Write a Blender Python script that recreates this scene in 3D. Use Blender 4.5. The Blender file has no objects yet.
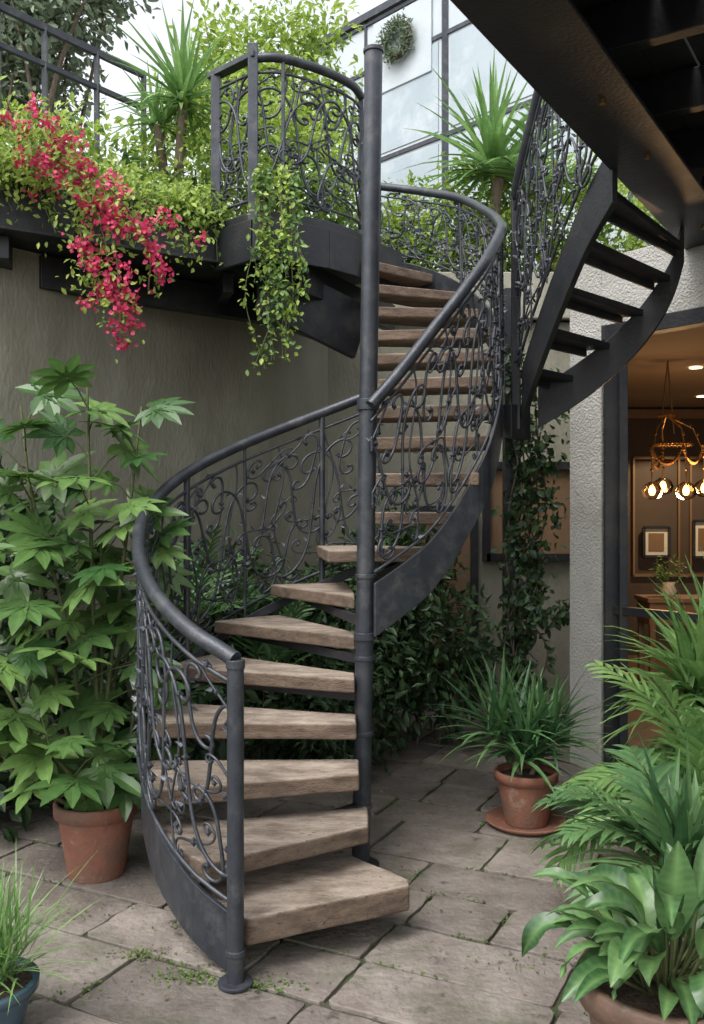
import bpy, math, random
import numpy as np
from mathutils import Vector, Matrix
random.seed(7); rng=np.random.default_rng(7)
scn=bpy.context.scene
COL=scn.collection
# ------------------------------------------------------------ materials
def newmat(name):
    m=bpy.data.materials.new(name); m.use_nodes=True
    nt=m.node_tree; b=nt.nodes['Principled BSDF']; return m,nt,b
def L(nt,a,b): nt.links.new(a,b)
def surf(name,c1,c2,scale=6,rough=.8,bump=.2,bscale=60,metal=0,stretch=(1,1,1),c3=None,c3scale=1.2,spec=.5,rvar=0.0,attr=False,edge=None,c3pos=(.5,.68),c4=None,c4scale=30):
    m,nt,b=newmat(name)
    tc=nt.nodes.new('ShaderNodeTexCoord'); mp=nt.nodes.new('ShaderNodeMapping')
    mp.inputs['Scale'].default_value=stretch
    L(nt,tc.outputs['Object'],mp.inputs['Vector'])
    n=nt.nodes.new('ShaderNodeTexNoise'); n.inputs['Scale'].default_value=scale; n.inputs['Detail'].default_value=8; n.inputs['Roughness'].default_value=.65
    L(nt,mp.outputs[0],n.inputs['Vector'])
    r=nt.nodes.new('ShaderNodeValToRGB'); r.color_ramp.elements[0].position=.3; r.color_ramp.elements[1].position=.7
    r.color_ramp.elements[0].color=(*c1,1); r.color_ramp.elements[1].color=(*c2,1)
    L(nt,n.outputs['Fac'],r.inputs[0]); out=r.outputs[0]
    for cc,cs,pos in ((c3,c3scale,c3pos),(c4,c4scale,(.58,.66))):
        if not cc: continue
        n3=nt.nodes.new('ShaderNodeTexNoise'); n3.inputs['Scale'].default_value=cs; n3.inputs['Detail'].default_value=7; n3.inputs['Roughness'].default_value=.7
        L(nt,mp.outputs[0],n3.inputs['Vector'])
        r3=nt.nodes.new('ShaderNodeValToRGB'); r3.color_ramp.elements[0].position=pos[0]; r3.color_ramp.elements[1].position=pos[1]
        mx=nt.nodes.new('ShaderNodeMixRGB'); mx.inputs[2].default_value=(*cc,1)
        L(nt,n3.outputs['Fac'],r3.inputs[0]); L(nt,r3.outputs[0],mx.inputs[0]); L(nt,out,mx.inputs[1]); out=mx.outputs[0]
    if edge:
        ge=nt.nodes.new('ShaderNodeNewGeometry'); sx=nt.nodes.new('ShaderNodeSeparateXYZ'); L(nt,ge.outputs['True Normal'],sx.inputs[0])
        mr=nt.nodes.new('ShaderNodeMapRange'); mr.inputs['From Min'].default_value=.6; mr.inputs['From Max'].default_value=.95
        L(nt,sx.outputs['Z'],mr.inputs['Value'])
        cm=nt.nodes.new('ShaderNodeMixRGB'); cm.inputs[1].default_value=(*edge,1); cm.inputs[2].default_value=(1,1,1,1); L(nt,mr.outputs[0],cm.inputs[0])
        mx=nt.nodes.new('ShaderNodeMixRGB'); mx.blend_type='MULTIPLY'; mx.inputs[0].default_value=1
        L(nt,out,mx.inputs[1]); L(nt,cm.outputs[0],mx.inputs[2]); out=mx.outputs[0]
    if attr:
        a=nt.nodes.new('ShaderNodeAttribute'); a.attribute_name='rnd'
        mr=nt.nodes.new('ShaderNodeMapRange'); mr.inputs['To Min'].default_value=.72; mr.inputs['To Max'].default_value=1.2
        L(nt,a.outputs['Fac'],mr.inputs['Value'])
        mx=nt.nodes.new('ShaderNodeMixRGB'); mx.blend_type='MULTIPLY'; mx.inputs[0].default_value=1
        L(nt,out,mx.inputs[1]); L(nt,mr.outputs[0],mx.inputs[2]); out=mx.outputs[0]
    L(nt,out,b.inputs['Base Color'])
    b.inputs['Roughness'].default_value=rough; b.inputs['Metallic'].default_value=metal
    b.inputs['Specular IOR Level'].default_value=spec
    if rvar:
        mr=nt.nodes.new('ShaderNodeMapRange'); mr.inputs['To Min'].default_value=rough-rvar; mr.inputs['To Max'].default_value=rough+rvar
        L(nt,n.outputs['Fac'],mr.inputs['Value']); L(nt,mr.outputs[0],b.inputs['Roughness'])
    if bump:
        nb=nt.nodes.new('ShaderNodeTexNoise'); nb.inputs['Scale'].default_value=bscale; nb.inputs['Detail'].default_value=6
        L(nt,mp.outputs[0],nb.inputs['Vector'])
        bp=nt.nodes.new('ShaderNodeBump'); bp.inputs['Strength'].default_value=bump; bp.inputs['Distance'].default_value=.02
        L(nt,nb.outputs['Fac'],bp.inputs['Height']); L(nt,bp.outputs[0],b.inputs['Normal'])
    return m
def leafmat(name,dark,light,rough=.45,trans=.25,tcol=None):
    m,nt,b=newmat(name)
    a=nt.nodes.new('ShaderNodeAttribute'); a.attribute_name='rnd'
    r=nt.nodes.new('ShaderNodeValToRGB'); r.color_ramp.elements[0].color=(*dark,1); r.color_ramp.elements[1].color=(*light,1)
    L(nt,a.outputs['Fac'],r.inputs[0])
    tc=nt.nodes.new('ShaderNodeTexCoord'); n=nt.nodes.new('ShaderNodeTexNoise'); n.inputs['Scale'].default_value=25
    L(nt,tc.outputs['Object'],n.inputs['Vector'])
    mx=nt.nodes.new('ShaderNodeMixRGB'); mx.blend_type='MULTIPLY'; mx.inputs[0].default_value=1
    L(nt,r.outputs[0],mx.inputs[1]); b.inputs['Roughness'].default_value=rough
    mr=nt.nodes.new('ShaderNodeMapRange'); mr.inputs['To Min'].default_value=.6; mr.inputs['To Max'].default_value=1.4
    L(nt,n.outputs['Fac'],mr.inputs['Value']); L(nt,mr.outputs[0],mx.inputs[2]); L(nt,mx.outputs[0],b.inputs['Base Color'])
    t=nt.nodes.new('ShaderNodeBsdfTranslucent'); ms=nt.nodes.new('ShaderNodeMixShader'); ms.inputs[0].default_value=trans
    L(nt,mx.outputs[0],t.inputs['Color'])
    L(nt,b.outputs[0],ms.inputs[1]); L(nt,t.outputs[0],ms.inputs[2]); L(nt,ms.outputs[0],nt.nodes['Material Output'].inputs[0])
    return m
def emis(name,c,s):
    m,nt,b=newmat(name); b.inputs['Base Color'].default_value=(*c,1)
    b.inputs['Emission Color'].default_value=(*c,1); b.inputs['Emission Strength'].default_value=s; return m
M={}
M['metal']=surf('painted_iron',(.028,.032,.040),(.050,.056,.068),12,.36,.15,160,0.3,rvar=.12,c3=(.085,.088,.092),c3scale=9)
M['dark']=surf('dark_steel',(.013,.014,.018),(.026,.028,.033),5,.45,.12,60,0.2,rvar=.12,c3=(.045,.043,.04),c3scale=3)
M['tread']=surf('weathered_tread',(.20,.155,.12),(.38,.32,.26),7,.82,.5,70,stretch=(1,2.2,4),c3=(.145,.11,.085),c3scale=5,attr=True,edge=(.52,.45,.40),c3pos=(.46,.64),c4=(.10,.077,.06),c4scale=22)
M['stucco']=surf('olive_stucco',(.245,.235,.182),(.32,.31,.25),3,.92,.42,45,stretch=(1,1,.4),c3=(.20,.19,.145),c3scale=1.0,c4=(.21,.20,.155),c4scale=2.6)
M['pale']=surf('pale_stucco',(.40,.39,.36),(.53,.52,.49),3,.9,.7,70,c3=(.33,.32,.29),c3scale=1.5)
M['paving']=surf('stone_paving_mat',(.125,.103,.09),(.26,.228,.202),5,.72,.5,35,c3=(.10,.10,.068),c3scale=2.0,attr=True,rvar=.15,c4=(.085,.07,.06),c4scale=11)
M['joint']=surf('joint_soil',(.035,.035,.022),(.07,.07,.04),10,.95,.6,80,c3=(.04,.075,.015),c3scale=3)
M['ground']=surf('ground_mat',(.12,.11,.09),(.2,.18,.15),.5,.95,.3,5)
M['panel']=surf('white_cladding',(.44,.49,.52),(.54,.59,.62),.8,.3,.03,10,c3=(.38,.44,.48),c3scale=.5)
M['winglass']=surf('facade_glazing',(.30,.36,.40),(.44,.50,.54),.7,.12,.02,3,c3=(.52,.57,.60),c3scale=.9)
M['terra']=surf('terracotta',(.18,.072,.045),(.29,.125,.08),7,.8,.25,60,c3=(.15,.10,.075),c3scale=5,c4=(.30,.20,.15),c4scale=9)
M['brownpot']=surf('brown_pot',(.10,.06,.04),(.18,.11,.08),7,.6,.2,60,c4=(.22,.17,.13),c4scale=9)
M['bluepot']=surf('blue_glazed_pot',(.03,.06,.085),(.06,.10,.13),5,.25,.05,40)
M['soil']=surf('soil',(.03,.02,.012),(.09,.06,.04),40,.95,.9,90)
M['bark']=surf('bark',(.09,.065,.045),(.2,.16,.12),20,.9,.7,60,stretch=(1,1,.3))
M['stem']=surf('green_stem',(.05,.07,.02),(.1,.11,.04),20,.7,.2,60)
M['twig']=surf('woody_twig',(.10,.055,.035),(.16,.10,.06),20,.8,.2,60)
M['deck']=surf('dark_deck_boards',(.016,.016,.018),(.034,.034,.038),6,.65,.2,40)
M['brownwall']=surf('interior_brown_wall',(.055,.038,.028),(.085,.058,.043),2,.7,.1,30)
M['ceil']=surf('interior_ceiling',(.30,.22,.16),(.34,.25,.18),2,.8,.05,30)
M['intfloor']=surf('interior_floor',(.10,.06,.035),(.16,.10,.06),4,.4,.05,30)
M['brass']=surf('aged_brass',(.25,.14,.05),(.4,.24,.1),10,.35,.05,60,.9)
M['brownpanel']=surf('warm_brown_shutter',(.17,.095,.05),(.23,.14,.075),3,.6,.1,30,stretch=(1,1,.3))
M['white']=surf('off_white',(.6,.56,.5),(.7,.66,.6),5,.7,.05,30)
M['bulb']=emis('lit_bulb',(1,.55,.2),9)
M['spot']=emis('downlight',(1,.8,.5),9)
g,nt,b=newmat('window_glass'); 
tr=nt.nodes.new('ShaderNodeBsdfTransparent'); tr.inputs[0].default_value=(1,.88,.7,1); gl=nt.nodes.new('ShaderNodeBsdfGlossy'); gl.inputs['Roughness'].default_value=.05
fr=nt.nodes.new('ShaderNodeFresnel'); fr.inputs[0].default_value=1.35; ms=nt.nodes.new('ShaderNodeMixShader')
L(nt,fr.outputs[0],ms.inputs[0]); L(nt,tr.outputs[0],ms.inputs[1]); L(nt,gl.outputs[0],ms.inputs[2]); L(nt,ms.outputs[0],nt.nodes['Material Output'].inputs[0])
M['glass']=g
M['l_fatsia']=leafmat('leaf_fatsia',(.030,.088,.024),(.17,.29,.08),.34,.25)
M['l_dark']=leafmat('leaf_dark_shrub',(.012,.035,.014),(.06,.115,.038),.42,.15)
M['l_bright']=leafmat('leaf_bright',(.13,.24,.03),(.46,.58,.12),.5,.45)
M['l_mid']=leafmat('leaf_mid',(.06,.14,.03),(.20,.33,.08),.45,.3)
M['l_palm']=leafmat('leaf_palm',(.06,.17,.045),(.24,.40,.13),.4,.33)
M['l_strap']=leafmat('leaf_strap',(.03,.10,.04),(.13,.25,.09),.36,.2)
M['l_broad']=leafmat('leaf_broad',(.022,.075,.025),(.18,.32,.11),.32,.18)
M['l_far']=leafmat('leaf_far',(.15,.20,.13),(.27,.34,.21),.6,.3)
M['bract']=leafmat('bougainvillea_bract',(.52,.018,.085),(.85,.11,.26),.5,.35)
M['moss']=leafmat('moss_green',(.05,.09,.02),(.14,.22,.04),.8,.2)
# ------------------------------------------------------------ helpers
def empty(name,loc=(0,0,0)):
    e=bpy.data.objects.new(name,None); COL.objects.link(e); e.location=loc; e.empty_display_size=.1; return e
def link(ob,parent=None):
    COL.objects.link(ob)
    if parent:
        ob.parent=parent; ob.matrix_parent_inverse=Matrix.Translation(-Vector(parent.location))
    return ob
def mesh(name,verts,faces,mat,parent=None,bevel=0,smooth=False,rnd=None,segs=2):
    me=bpy.data.meshes.new(name); me.from_pydata([tuple(map(float,v)) for v in verts],[],[tuple(map(int,f)) for f in faces])
    me.update()
    for mm in (mat if isinstance(mat,(list,tuple)) else [mat]): me.materials.append(mm)
    if rnd is not None:
        a=me.attributes.new('rnd','FLOAT','POINT'); a.data.foreach_set('value',np.asarray(rnd,dtype=np.float32))
    ob=bpy.data.objects.new(name,me); link(ob,parent)
    if smooth: me.polygons.foreach_set('use_smooth',[True]*len(me.polygons))
    if bevel:
        bm=ob.modifiers.new('b','BEVEL'); bm.width=bevel; bm.segments=segs; bm.limit_method='ANGLE'
    return ob
class Acc:
    def __init__(s): s.v=[];s.f=[];s.r=[];s.n=0
    def add(s,v,f,r=.5):
        v=np.asarray(v,float); s.v.append(v); s.f.extend([tuple(int(i)+s.n for i in q) for q in f]); 
        s.r.append(np.full(len(v),r) if np.isscalar(r) else np.asarray(r)); s.n+=len(v)
    def prism(s,poly,z0,z1,r=.5):
        n=len(poly); v=[(x,y,z0) for x,y in poly]+[(x,y,z1) for x,y in poly]
        a=sum(poly[i][0]*poly[(i+1)%n][1]-poly[(i+1)%n][0]*poly[i][1] for i in range(n))
        f=[tuple(range(n-1,-1,-1)),tuple(range(n,2*n))]+[(i,(i+1)%n,n+(i+1)%n,n+i) for i in range(n)]
        if a<0: f=[q[::-1] for q in f]
        s.add(v,f,r)
    def bar(s,p,q,w,h,r=.5):
        p=np.array(p,float);q=np.array(q,float);d=q-p;d/=np.linalg.norm(d)
        up=np.array([0,0,1.]) if abs(d[2])<.95 else np.array([0,1.,0])
        sd=np.cross(d,up);sd/=np.linalg.norm(sd);u=np.cross(sd,d)
        v=[e+sd*a*w/2+u*b*h/2 for e in (p,q) for a,b in ((-1,-1),(1,-1),(1,1),(-1,1))]
        s.add(v,[(0,1,2,3),(7,6,5,4),(0,4,5,1),(1,5,6,2),(2,6,7,3),(3,7,4,0)],r)
    def out(s,name,mat,parent=None,**k):
        if not s.v: return None
        return mesh(name,np.concatenate(s.v),s.f,mat,parent,rnd=np.concatenate(s.r),**k)
def cat(pts,n=8):
    P=[np.array(p,float) for p in pts]; P=[2*P[0]-P[1]]+P+[2*P[-1]-P[-2]]; o=[]
    for i in range(1,len(P)-2):
        for k in range(n):
            t=k/n; a,b,c,d=P[i-1:i+3]
            o.append(.5*((2*b)+(-a+c)*t+(2*a-5*b+4*c-d)*t*t+(-a+3*b-3*c+d)*t**3))
    o.append(P[-2]); return o
def tube(name,lines,rad,mat,parent=None,res=2,radii=None):
    cu=bpy.data.curves.new(name,'CURVE'); cu.dimensions='3D'; cu.bevel_depth=rad; cu.bevel_resolution=res; cu.use_fill_caps=True
    for j,l in enumerate(lines):
        s=cu.splines.new('POLY'); s.points.add(len(l)-1)
        s.points.foreach_set('co',np.array([[*p,1] for p in l],dtype=np.float32).ravel())
        if radii: s.points.foreach_set('radius',np.array(radii[j],dtype=np.float32))
        s.use_smooth=True
    cu.materials.append(mat)
    ob=bpy.data.objects.new(name,cu); return link(ob,parent)
def lathe(name,prof,c,mat,parent,n=40):
    v=[];f=[]
    for r,z in prof:
        for i in range(n):
            a=2*math.pi*i/n; v.append((c[0]+r*math.cos(a),c[1]+r*math.sin(a),c[2]+z))
    for j in range(len(prof)-1):
        for i in range(n): f.append((j*n+i,j*n+(i+1)%n,(j+1)*n+(i+1)%n,(j+1)*n+i))
    return mesh(name,v,f,mat,parent,smooth=True)
def pot(c,r,h,mat,parent,saucer=False):
    lathe('pot',[(0,0),(r*.68,0),(r*.7,.01),(r*.93,h*.8),(r*.93,h*.82),(r*1.04,h*.825),(r*1.05,h*.98),(r*1.02,h),(r*.93,h),(r*.9,h*.9),(r*.88,h*.85)],c,mat,parent)
    lathe('soil',[(r*.9,h*.88),(r*.5,h*.9),(0,h*.91)],c,M['soil'],parent)
    if saucer: lathe('saucer',[(0,-.0),(r*1.1,0.0),(r*1.35,.03),(r*1.3,.035),(r*1.05,.012),(0,.012)],(c[0],c[1],c[2]-.01),mat,parent)
def unit(a): return a/np.maximum(np.linalg.norm(a,axis=-1,keepdims=True),1e-9)
def leaves(acc,P,D,N,Ln,W,r,droop=.15):
    P=np.asarray(P);D=unit(D);S=unit(np.cross(D,N));N=np.cross(S,D)
    n=len(P); Ln=np.broadcast_to(Ln,(n,))[:,None]; W=np.broadcast_to(W,(n,))[:,None]
    b=P; l=P+D*Ln*.42-S*W*.5+N*W*.12; m=P+D*Ln*.5-N*Ln*droop*.3; rr=P+D*Ln*.42+S*W*.5+N*W*.12; t=P+D*Ln-N*Ln*droop
    l2=P+D*Ln*.75-S*W*.33-N*Ln*droop*.4; r2=P+D*Ln*.75+S*W*.33-N*Ln*droop*.4
    V=np.stack([b,l,l2,t,r2,rr,m],1).reshape(-1,3)
    o=np.arange(n)*7+acc.n
    F=np.concatenate([np.stack([o,o+1,o+2,o+6],1),np.stack([o+6,o+2,o+3,o+4],1),np.stack([o,o+6,o+4,o+5],1)])
    acc.v.append(V); acc.f.extend(map(tuple,F.tolist())); acc.r.append(np.repeat(np.clip(r,0,1),7)); acc.n+=7*n
def cloud(acc,blobs,clumps,per,ls,wf=.5,spread=.09,light=None,shell=.55):
    vol=np.array([b[3]*b[4]*b[5] for b in blobs])**.67; vol/=vol.sum()
    for b,w in zip(blobs,vol):
        k=max(3,int(clumps*w))
        d=unit(rng.normal(size=(k,3))); rad=rng.uniform(shell,1.15,size=(k,1))*(1+.25*np.sin(d[:,:1]*5+b[0]*3)*np.cos(d[:,1:2]*4))
        c=np.array(b[:3])+d*rad*np.array(b[3:6])
        tone=rng.uniform(.0,.9,size=k)
        P=np.repeat(c,per,0)+rng.normal(size=(k*per,3))*spread
        D=np.repeat(d,per,0)*.7+rng.normal(size=(k*per,3))*.7+np.array([0,0,-.1])
        N=np.array([0,-.3,1.])+rng.normal(size=(k*per,3))*.5
        r=np.repeat(tone,per)*.6+rng.uniform(0,.45,size=k*per)+np.repeat(d[:,2],per)*.12
        s=ls*rng.uniform(.6,1.3,size=k*per)
        leaves(acc,P,D,N,s,s*wf,r)
def strip(acc,base,d,n,length,width,segs=6,droop=.6,prof='strap',fold=.15,r=.5,wave=0,broad=False,wid=None):
    p=np.array(base,float); d=unit(np.array(d,float)); n=np.array(n,float)
    V=[];Rr=[]; cols=[(-1,.9,0),(-.55,.4,.05),(-.05,.0,.5),(.05,.0,.5),(.55,.4,.05),(1,.9,0)] if broad else [(-1,1,0),(0,0,.12),(1,1,0)]
    for i in range(segs+1):
        t=i/segs
        if wid: w=width*np.interp(t,wid[0],wid[1])
        elif prof=='strap': w=width*(.55+.45*min(1,t*4))*max(0.02,(1-t**2.2))
        elif prof=='ell': w=width*max(.03,math.sin(math.pi*min(.997,(t+.03)**.72*.975)))**.9
        else: w=width*max(.04,(.38+.75*math.sin(math.pi*min(.999,t**1.25)))*(1-t**3.5))
        s=unit(np.cross(d,n)); nn=np.cross(s,d)
        for k,(x,h,br) in enumerate(cols):
            wv=wave*math.sin(i*1.3+k*2.1+r*9)*w*abs(x)
            vn=(.13*(i%2) if abs(x)>.3 and broad else 0)
            V.append(p+s*w/2*x+nn*(fold*w*h+wv)+(d*w*.16*abs(x) if broad else 0)); Rr.append(min(1,max(0,r+br+vn)))
        p=p+d*length/segs; d=unit(d+np.array([0,0,-droop/segs]))
    F=[];m=len(cols)
    for i in range(segs):
        for k in range(m-1):
            a=m*i+k; F.append((a,a+1,a+m+1,a+m))
    acc.add(V,F,Rr)
def rosette(acc,c,n,length,width,elev=(0,80),droop=.9,prof='strap',segs=6,tone=(0,1),fold=.15,jit=.03):
    for i in range(n):
        a=i*2.39996+random.uniform(-.3,.3); u=(i+.5)/n
        e=math.radians(elev[0]+(elev[1]-elev[0])*u+random.uniform(-8,8))
        d=(math.cos(a)*math.cos(e),math.sin(a)*math.cos(e),math.sin(e))
        nn=(-math.cos(a)*math.sin(e)*1,-math.sin(a)*math.sin(e),math.cos(e)+.05)
        b=(c[0]+random.gauss(0,jit),c[1]+random.gauss(0,jit),c[2]+u*jit*2)
        strip(acc,b,d,nn,length*random.uniform(.65,1.15),width*random.uniform(.8,1.15),segs,droop*random.uniform(.6,1.3)*(1-.35*u),prof,fold,random.uniform(*tone))
def frond(acc,lines,c,az,elev,length,nl=20,ll=.18,lw=.018,droop=1.0,tone=.5):
    e=math.radians(elev); d=np.array([math.cos(az)*math.cos(e),math.sin(az)*math.cos(e),math.sin(e)]); p=np.array(c,float); pts=[p.copy()]
    for i in range(nl):
        t=(i+1)/nl; p=p+d*length/nl; pts.append(p.copy()); d=unit(d+np.array([0,0,-droop/nl]))
        if t<.2: continue
        s=unit(np.cross(d,[0,0,1.])); n=np.cross(s,d)
        l=ll*(math.sin(math.pi*min(1,.12+t*.82))**.6)
        for sg in (-1,1):
            strip(acc,p,d*.75+s*sg*.8+n*.12+rng.normal(size=3)*.06,n,l*random.uniform(.85,1.1),lw,4,.6,'strap',.15,min(1,max(0,tone+random.uniform(-.25,.25))))
    lines.append(pts)
LW=([0,.10,.28,.38,.42,.55,.60,.72,.76,.88,1],[.62,.72,.62,.95,.72,1.0,.70,.80,.5,.34,.02])
def palmate(acc,c,d,n,size,r,lobes=8):
    d=unit(np.array(d,float)); n=unit(np.array(n,float)); s=unit(np.cross(d,n)); n=np.cross(s,d)
    for k in range(lobes):
        a=math.radians(-132+264*k/(lobes-1)+random.uniform(-4,4))
        dd=d*math.cos(a)+s*math.sin(a)-n*.04
        ln=size*(1-.38*abs(a)/2.2)*random.uniform(.9,1.06)
        strip(acc,np.array(c)+dd*.003-n*.0012*abs(k-lobes/2),dd,n,ln,size*.34,12,.28,'lobe',.09,min(1,max(0,r+random.uniform(-.05,.05))),wid=LW)
# ------------------------------------------------------------ camera / world / sun
cam=bpy.data.cameras.new('camera'); co=bpy.data.objects.new('camera',cam); COL.objects.link(co)
co.location=(0,0,1.6); co.rotation_euler=(math.radians(90),0,0); cam.sensor_width=36; cam.lens=900/1024*36; cam.clip_end=500; cam.clip_start=.05
scn.camera=co
w=bpy.data.worlds.new('World'); scn.world=w; w.use_nodes=True; nt=w.node_tree
bg=nt.nodes['Background']; sky=nt.nodes.new('ShaderNodeTexSky'); sky.sky_type='NISHITA'; sky.sun_disc=False
EL,AZ=math.radians(60),math.radians(225)
sky.sun_elevation=EL; sky.sun_rotation=AZ; sky.air_density=1.2; sky.dust_density=4; sky.ozone_density=.6
hs=nt.nodes.new('ShaderNodeHueSaturation'); hs.inputs['Saturation'].default_value=.22; hs.inputs['Value'].default_value=2.4
L(nt,sky.outputs[0],hs.inputs['Color']); L(nt,hs.outputs[0],bg.inputs[0]); bg.inputs[1].default_value=.15
sd=bpy.data.lights.new('sun','SUN'); sd.energy=1.4; sd.angle=math.radians(32); sd.color=(1,.97,.92)
so=bpy.data.objects.new('sun',sd); COL.objects.link(so)
dv=Vector((math.sin(AZ)*math.cos(EL),math.cos(AZ)*math.cos(EL),math.sin(EL)))
so.rotation_euler=dv.to_track_quat('Z','Y').to_euler(); so.location=dv*20
scn.view_settings.view_transform='Standard'; scn.view_settings.look='None'; scn.view_settings.exposure=0
# ------------------------------------------------------------ ground + paving
mesh('ground',[(-150,-150,-.03),(150,-150,-.03),(150,150,-.03),(-150,150,-.03)],[(0,1,2,3)],M['ground'])
mesh('paving_joints',[(-5,-2,-.012),(5,-2,-.012),(5,9,-.012),(-5,9,-.012)],[(0,1,2,3)],M['joint'])
A=Acc(); ang=math.radians(-27); ca,sa=math.cos(ang),math.sin(ang); MP=[]
y=-7
while y<13:
    h=random.choice([.32,.38,.45]); x=-9+random.uniform(0,.5)
    while x<9:
        wd=random.choice([.34,.45,.56,.70]); g=random.uniform(.004,.009)
        q=[(x+g,y+g),(x+wd-g,y+g),(x+wd-g,y+h-g),(x+g,y+h-g)]
        qq=[]
        for k in range(4):
            a0=np.array(q[k]);a1=np.array(q[(k+1)%4]); e1=unit(a1-a0); inn=np.array([-e1[1],e1[0]])
            qq.append(tuple(a0+e1*random.uniform(.008,.028)+inn*random.uniform(0,.005)))
            for t in (.2,.4,.6,.8): qq.append(tuple(a0+(a1-a0)*t+inn*random.uniform(-.003,.008)))
            qq.append(tuple(a1-e1*random.uniform(.008,.028)+inn*random.uniform(0,.005)))
        rot=lambda a,b:(a*ca-b*sa,a*sa+b*ca+3)
        q2=[rot(a,b) for a,b in qq]
        cx=sum(a for a,b in q2)/len(q2); cy=sum(b for a,b in q2)/len(q2)
        if -4<cx<4 and 1<cy<8.2:
            A.prism(q2,-.05,random.uniform(-.005,.005),random.random())
            if -2.2<cx<2.2 and 2.2<cy<5.5:
                for (p0,p1) in ((q[0],q[1]),(q[1],q[2])):
                    if random.random()<.6:
                        t0=random.random(); t1=min(1,t0+random.uniform(.1,.5)); n=int(75*(t1-t0))
                        for t in rng.uniform(t0,t1,n):
                            a_,b_=p0[0]+(p1[0]-p0[0])*t,p0[1]+(p1[1]-p0[1])*t; X,Y=rot(a_+random.gauss(0,.007),b_+random.gauss(0,.007)); MP.append((X,Y,random.uniform(-.008,.002)))
        x+=wd
    y+=h
A.out('stone_paving',M['paving'],bevel=.004)
A=Acc(); P=[np.array(MP)]
for cx,cy,n,s in [(-.55,3.1,200,.06),(-.75,3.25,120,.05),(-.3,3.05,120,.06),(-.95,3.0,50,.09),(-.62,3.45,80,.05),(.62,3.2,50,.1),(-1.2,3.6,60,.1)]:
    P.append(np.column_stack([rng.normal(cx,s*1.4,n),rng.normal(cy,s*.5,n),rng.uniform(-.003,.006,n)]))
P=np.concatenate(P); n=len(P); D=rng.normal(size=(n,3)); D[:,2]=abs(D[:,2])*.8
leaves(A,P,D,np.array([0,0,1.])+rng.normal(size=(n,3))*.3,rng.uniform(.007,.018,n),.008,rng.uniform(0,1,n)); A.out('moss_weeds',M['moss'])
A=Acc(); n=26; P=np.column_stack([rng.uniform(-1.6,1.6,n),rng.uniform(2.6,6.5,n),rng.uniform(.006,.01,n)])
D=rng.normal(size=(n,3)); D[:,2]*=.1; leaves(A,P,D,np.array([0,0,1.])+rng.normal(size=(n,3))*.2,rng.uniform(.015,.03,n),.012,rng.uniform(0,1,n)); A.out('fallen_leaves',M['twig'])
# ------------------------------------------------------------ walls
def wallseg(name,p,q,z0,z1,th,mat,parent=None,side=1):
    p=np.array(p,float);q=np.array(q,float);d=unit(q-p);nn=np.array([-d[1],d[0]])*side*th
    A=Acc();A.prism([tuple(p),tuple(q),tuple(q+nn),tuple(p+nn)],z0,z1);return A.out(name,mat,parent)
wallseg('courtyard_wall',(-4.2,2.75),(-.2,7.4),-.05,3.16,.25,M['stucco'])
bw=empty('back_wall')
A=Acc(); A.prism([(-.2,7.402),(2.12,7.402),(2.14,7.6),(-.4,7.65)],-.05,3.16); A.out('wall',M['stucco'],bw)
A=Acc()
for x0,x1,z0,z1 in [(.45,1.0,.0,1.62),(1.10,1.82,1.2,1.98)]:
    for a,b in [((x0,z0),(x0,z1)),((x1,z0),(x1,z1)),((x0,z1),(x1,z1)),((x0,z0+.03),(x1,z0+.03))]:
        A.bar((a[0],7.37,a[1]),(b[0],7.37,b[1]),.06,.06)
A.out('frames',M['dark'],bw)
A=Acc()
for x0,x1,z0,z1 in [(.48,.97,.03,1.59),(1.13,1.79,1.23,1.95)]:
    A.prism([(x0,7.385),(x1,7.385),(x1,7.4),(x0,7.4)],z0,z1)
A.out('panels',M['brownpanel'],bw)
# ------------------------------------------------------------ terrace
ter=empty('roof_terrace')
poly=[(-5.2,2.75),(-1.97,5.03),(-.83,5.75),(-.2,6.35),(-.05,7.38),(4.5,7.38),(4.5,13),(-8,13),(-8,2.75)]
A=Acc(); A.prism(poly,3.17,3.38); A.out('slab',M['deck'],ter)
A=Acc()
for p,q in [((-5.2,2.72),(-1.97,5.0)),((-1.97,5.0),(-.83,5.72))]:
    A.bar((*p,3.33),(*q,3.33),.07,.34); A.bar((p[0],p[1],3.165),(q[0],q[1],3.165),.16,.018)
for k in range(9):
    t=k/8; x=-3.9+3.1*t; yy=3.72+2.1*t
    A.bar((x,yy+.02,3.09),(x-.35,yy+1.2,3.09),.07,.13)
A.bar((-1.9,5.45,3.05),(-.3,6.7,3.05),.1,.2); 
A.out('edge_beams',M['dark'],ter,bevel=.004)
A=Acc(); A.prism([(-4.5,3.45),(-1.97,5.15),(-.95,5.85),(-1.3,6.6),(-4.8,4.5)],3.385,3.52); A.prism([(-.3,7.6),(4.4,7.6),(4.4,8.6),(-.3,8.6)],3.385,3.6); A.out('planter_soil',M['soil'],ter)
A=Acc(); A.prism([(.25,7.3),(4.4,7.3),(4.4,7.37),(.25,7.37)],3.17,3.55); A.out('parapet',M['stucco'],ter,bevel=.01)
A=Acc(); lp=[(-.86,5.68),(-.60,5.44),(-.40,5.46),(-.15,5.62),(.02,5.80),(.10,5.98),(.35,6.3),(.24,6.62),(-.15,7.3),(-.7,6.4)]
A.prism(lp,3.36,3.42); A.out('landing_plate',M['dark'],ter,bevel=.005)
A=Acc()
for i in range(6):
    p,q=lp[i],lp[i+1]; A.bar((p[0],p[1]-.01,3.24),(q[0],q[1]-.01,3.24),.03,.25)
A.bar((-.55,5.6,3.02),(.06,5.95,2.78),.05,.36); A.bar((-.6,5.9,3.0),(-.1,6.9,3.0),.06,.28)
A.bar((-.3,5.62,3.06),(.3,6.8,3.06),.06,.2)
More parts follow.
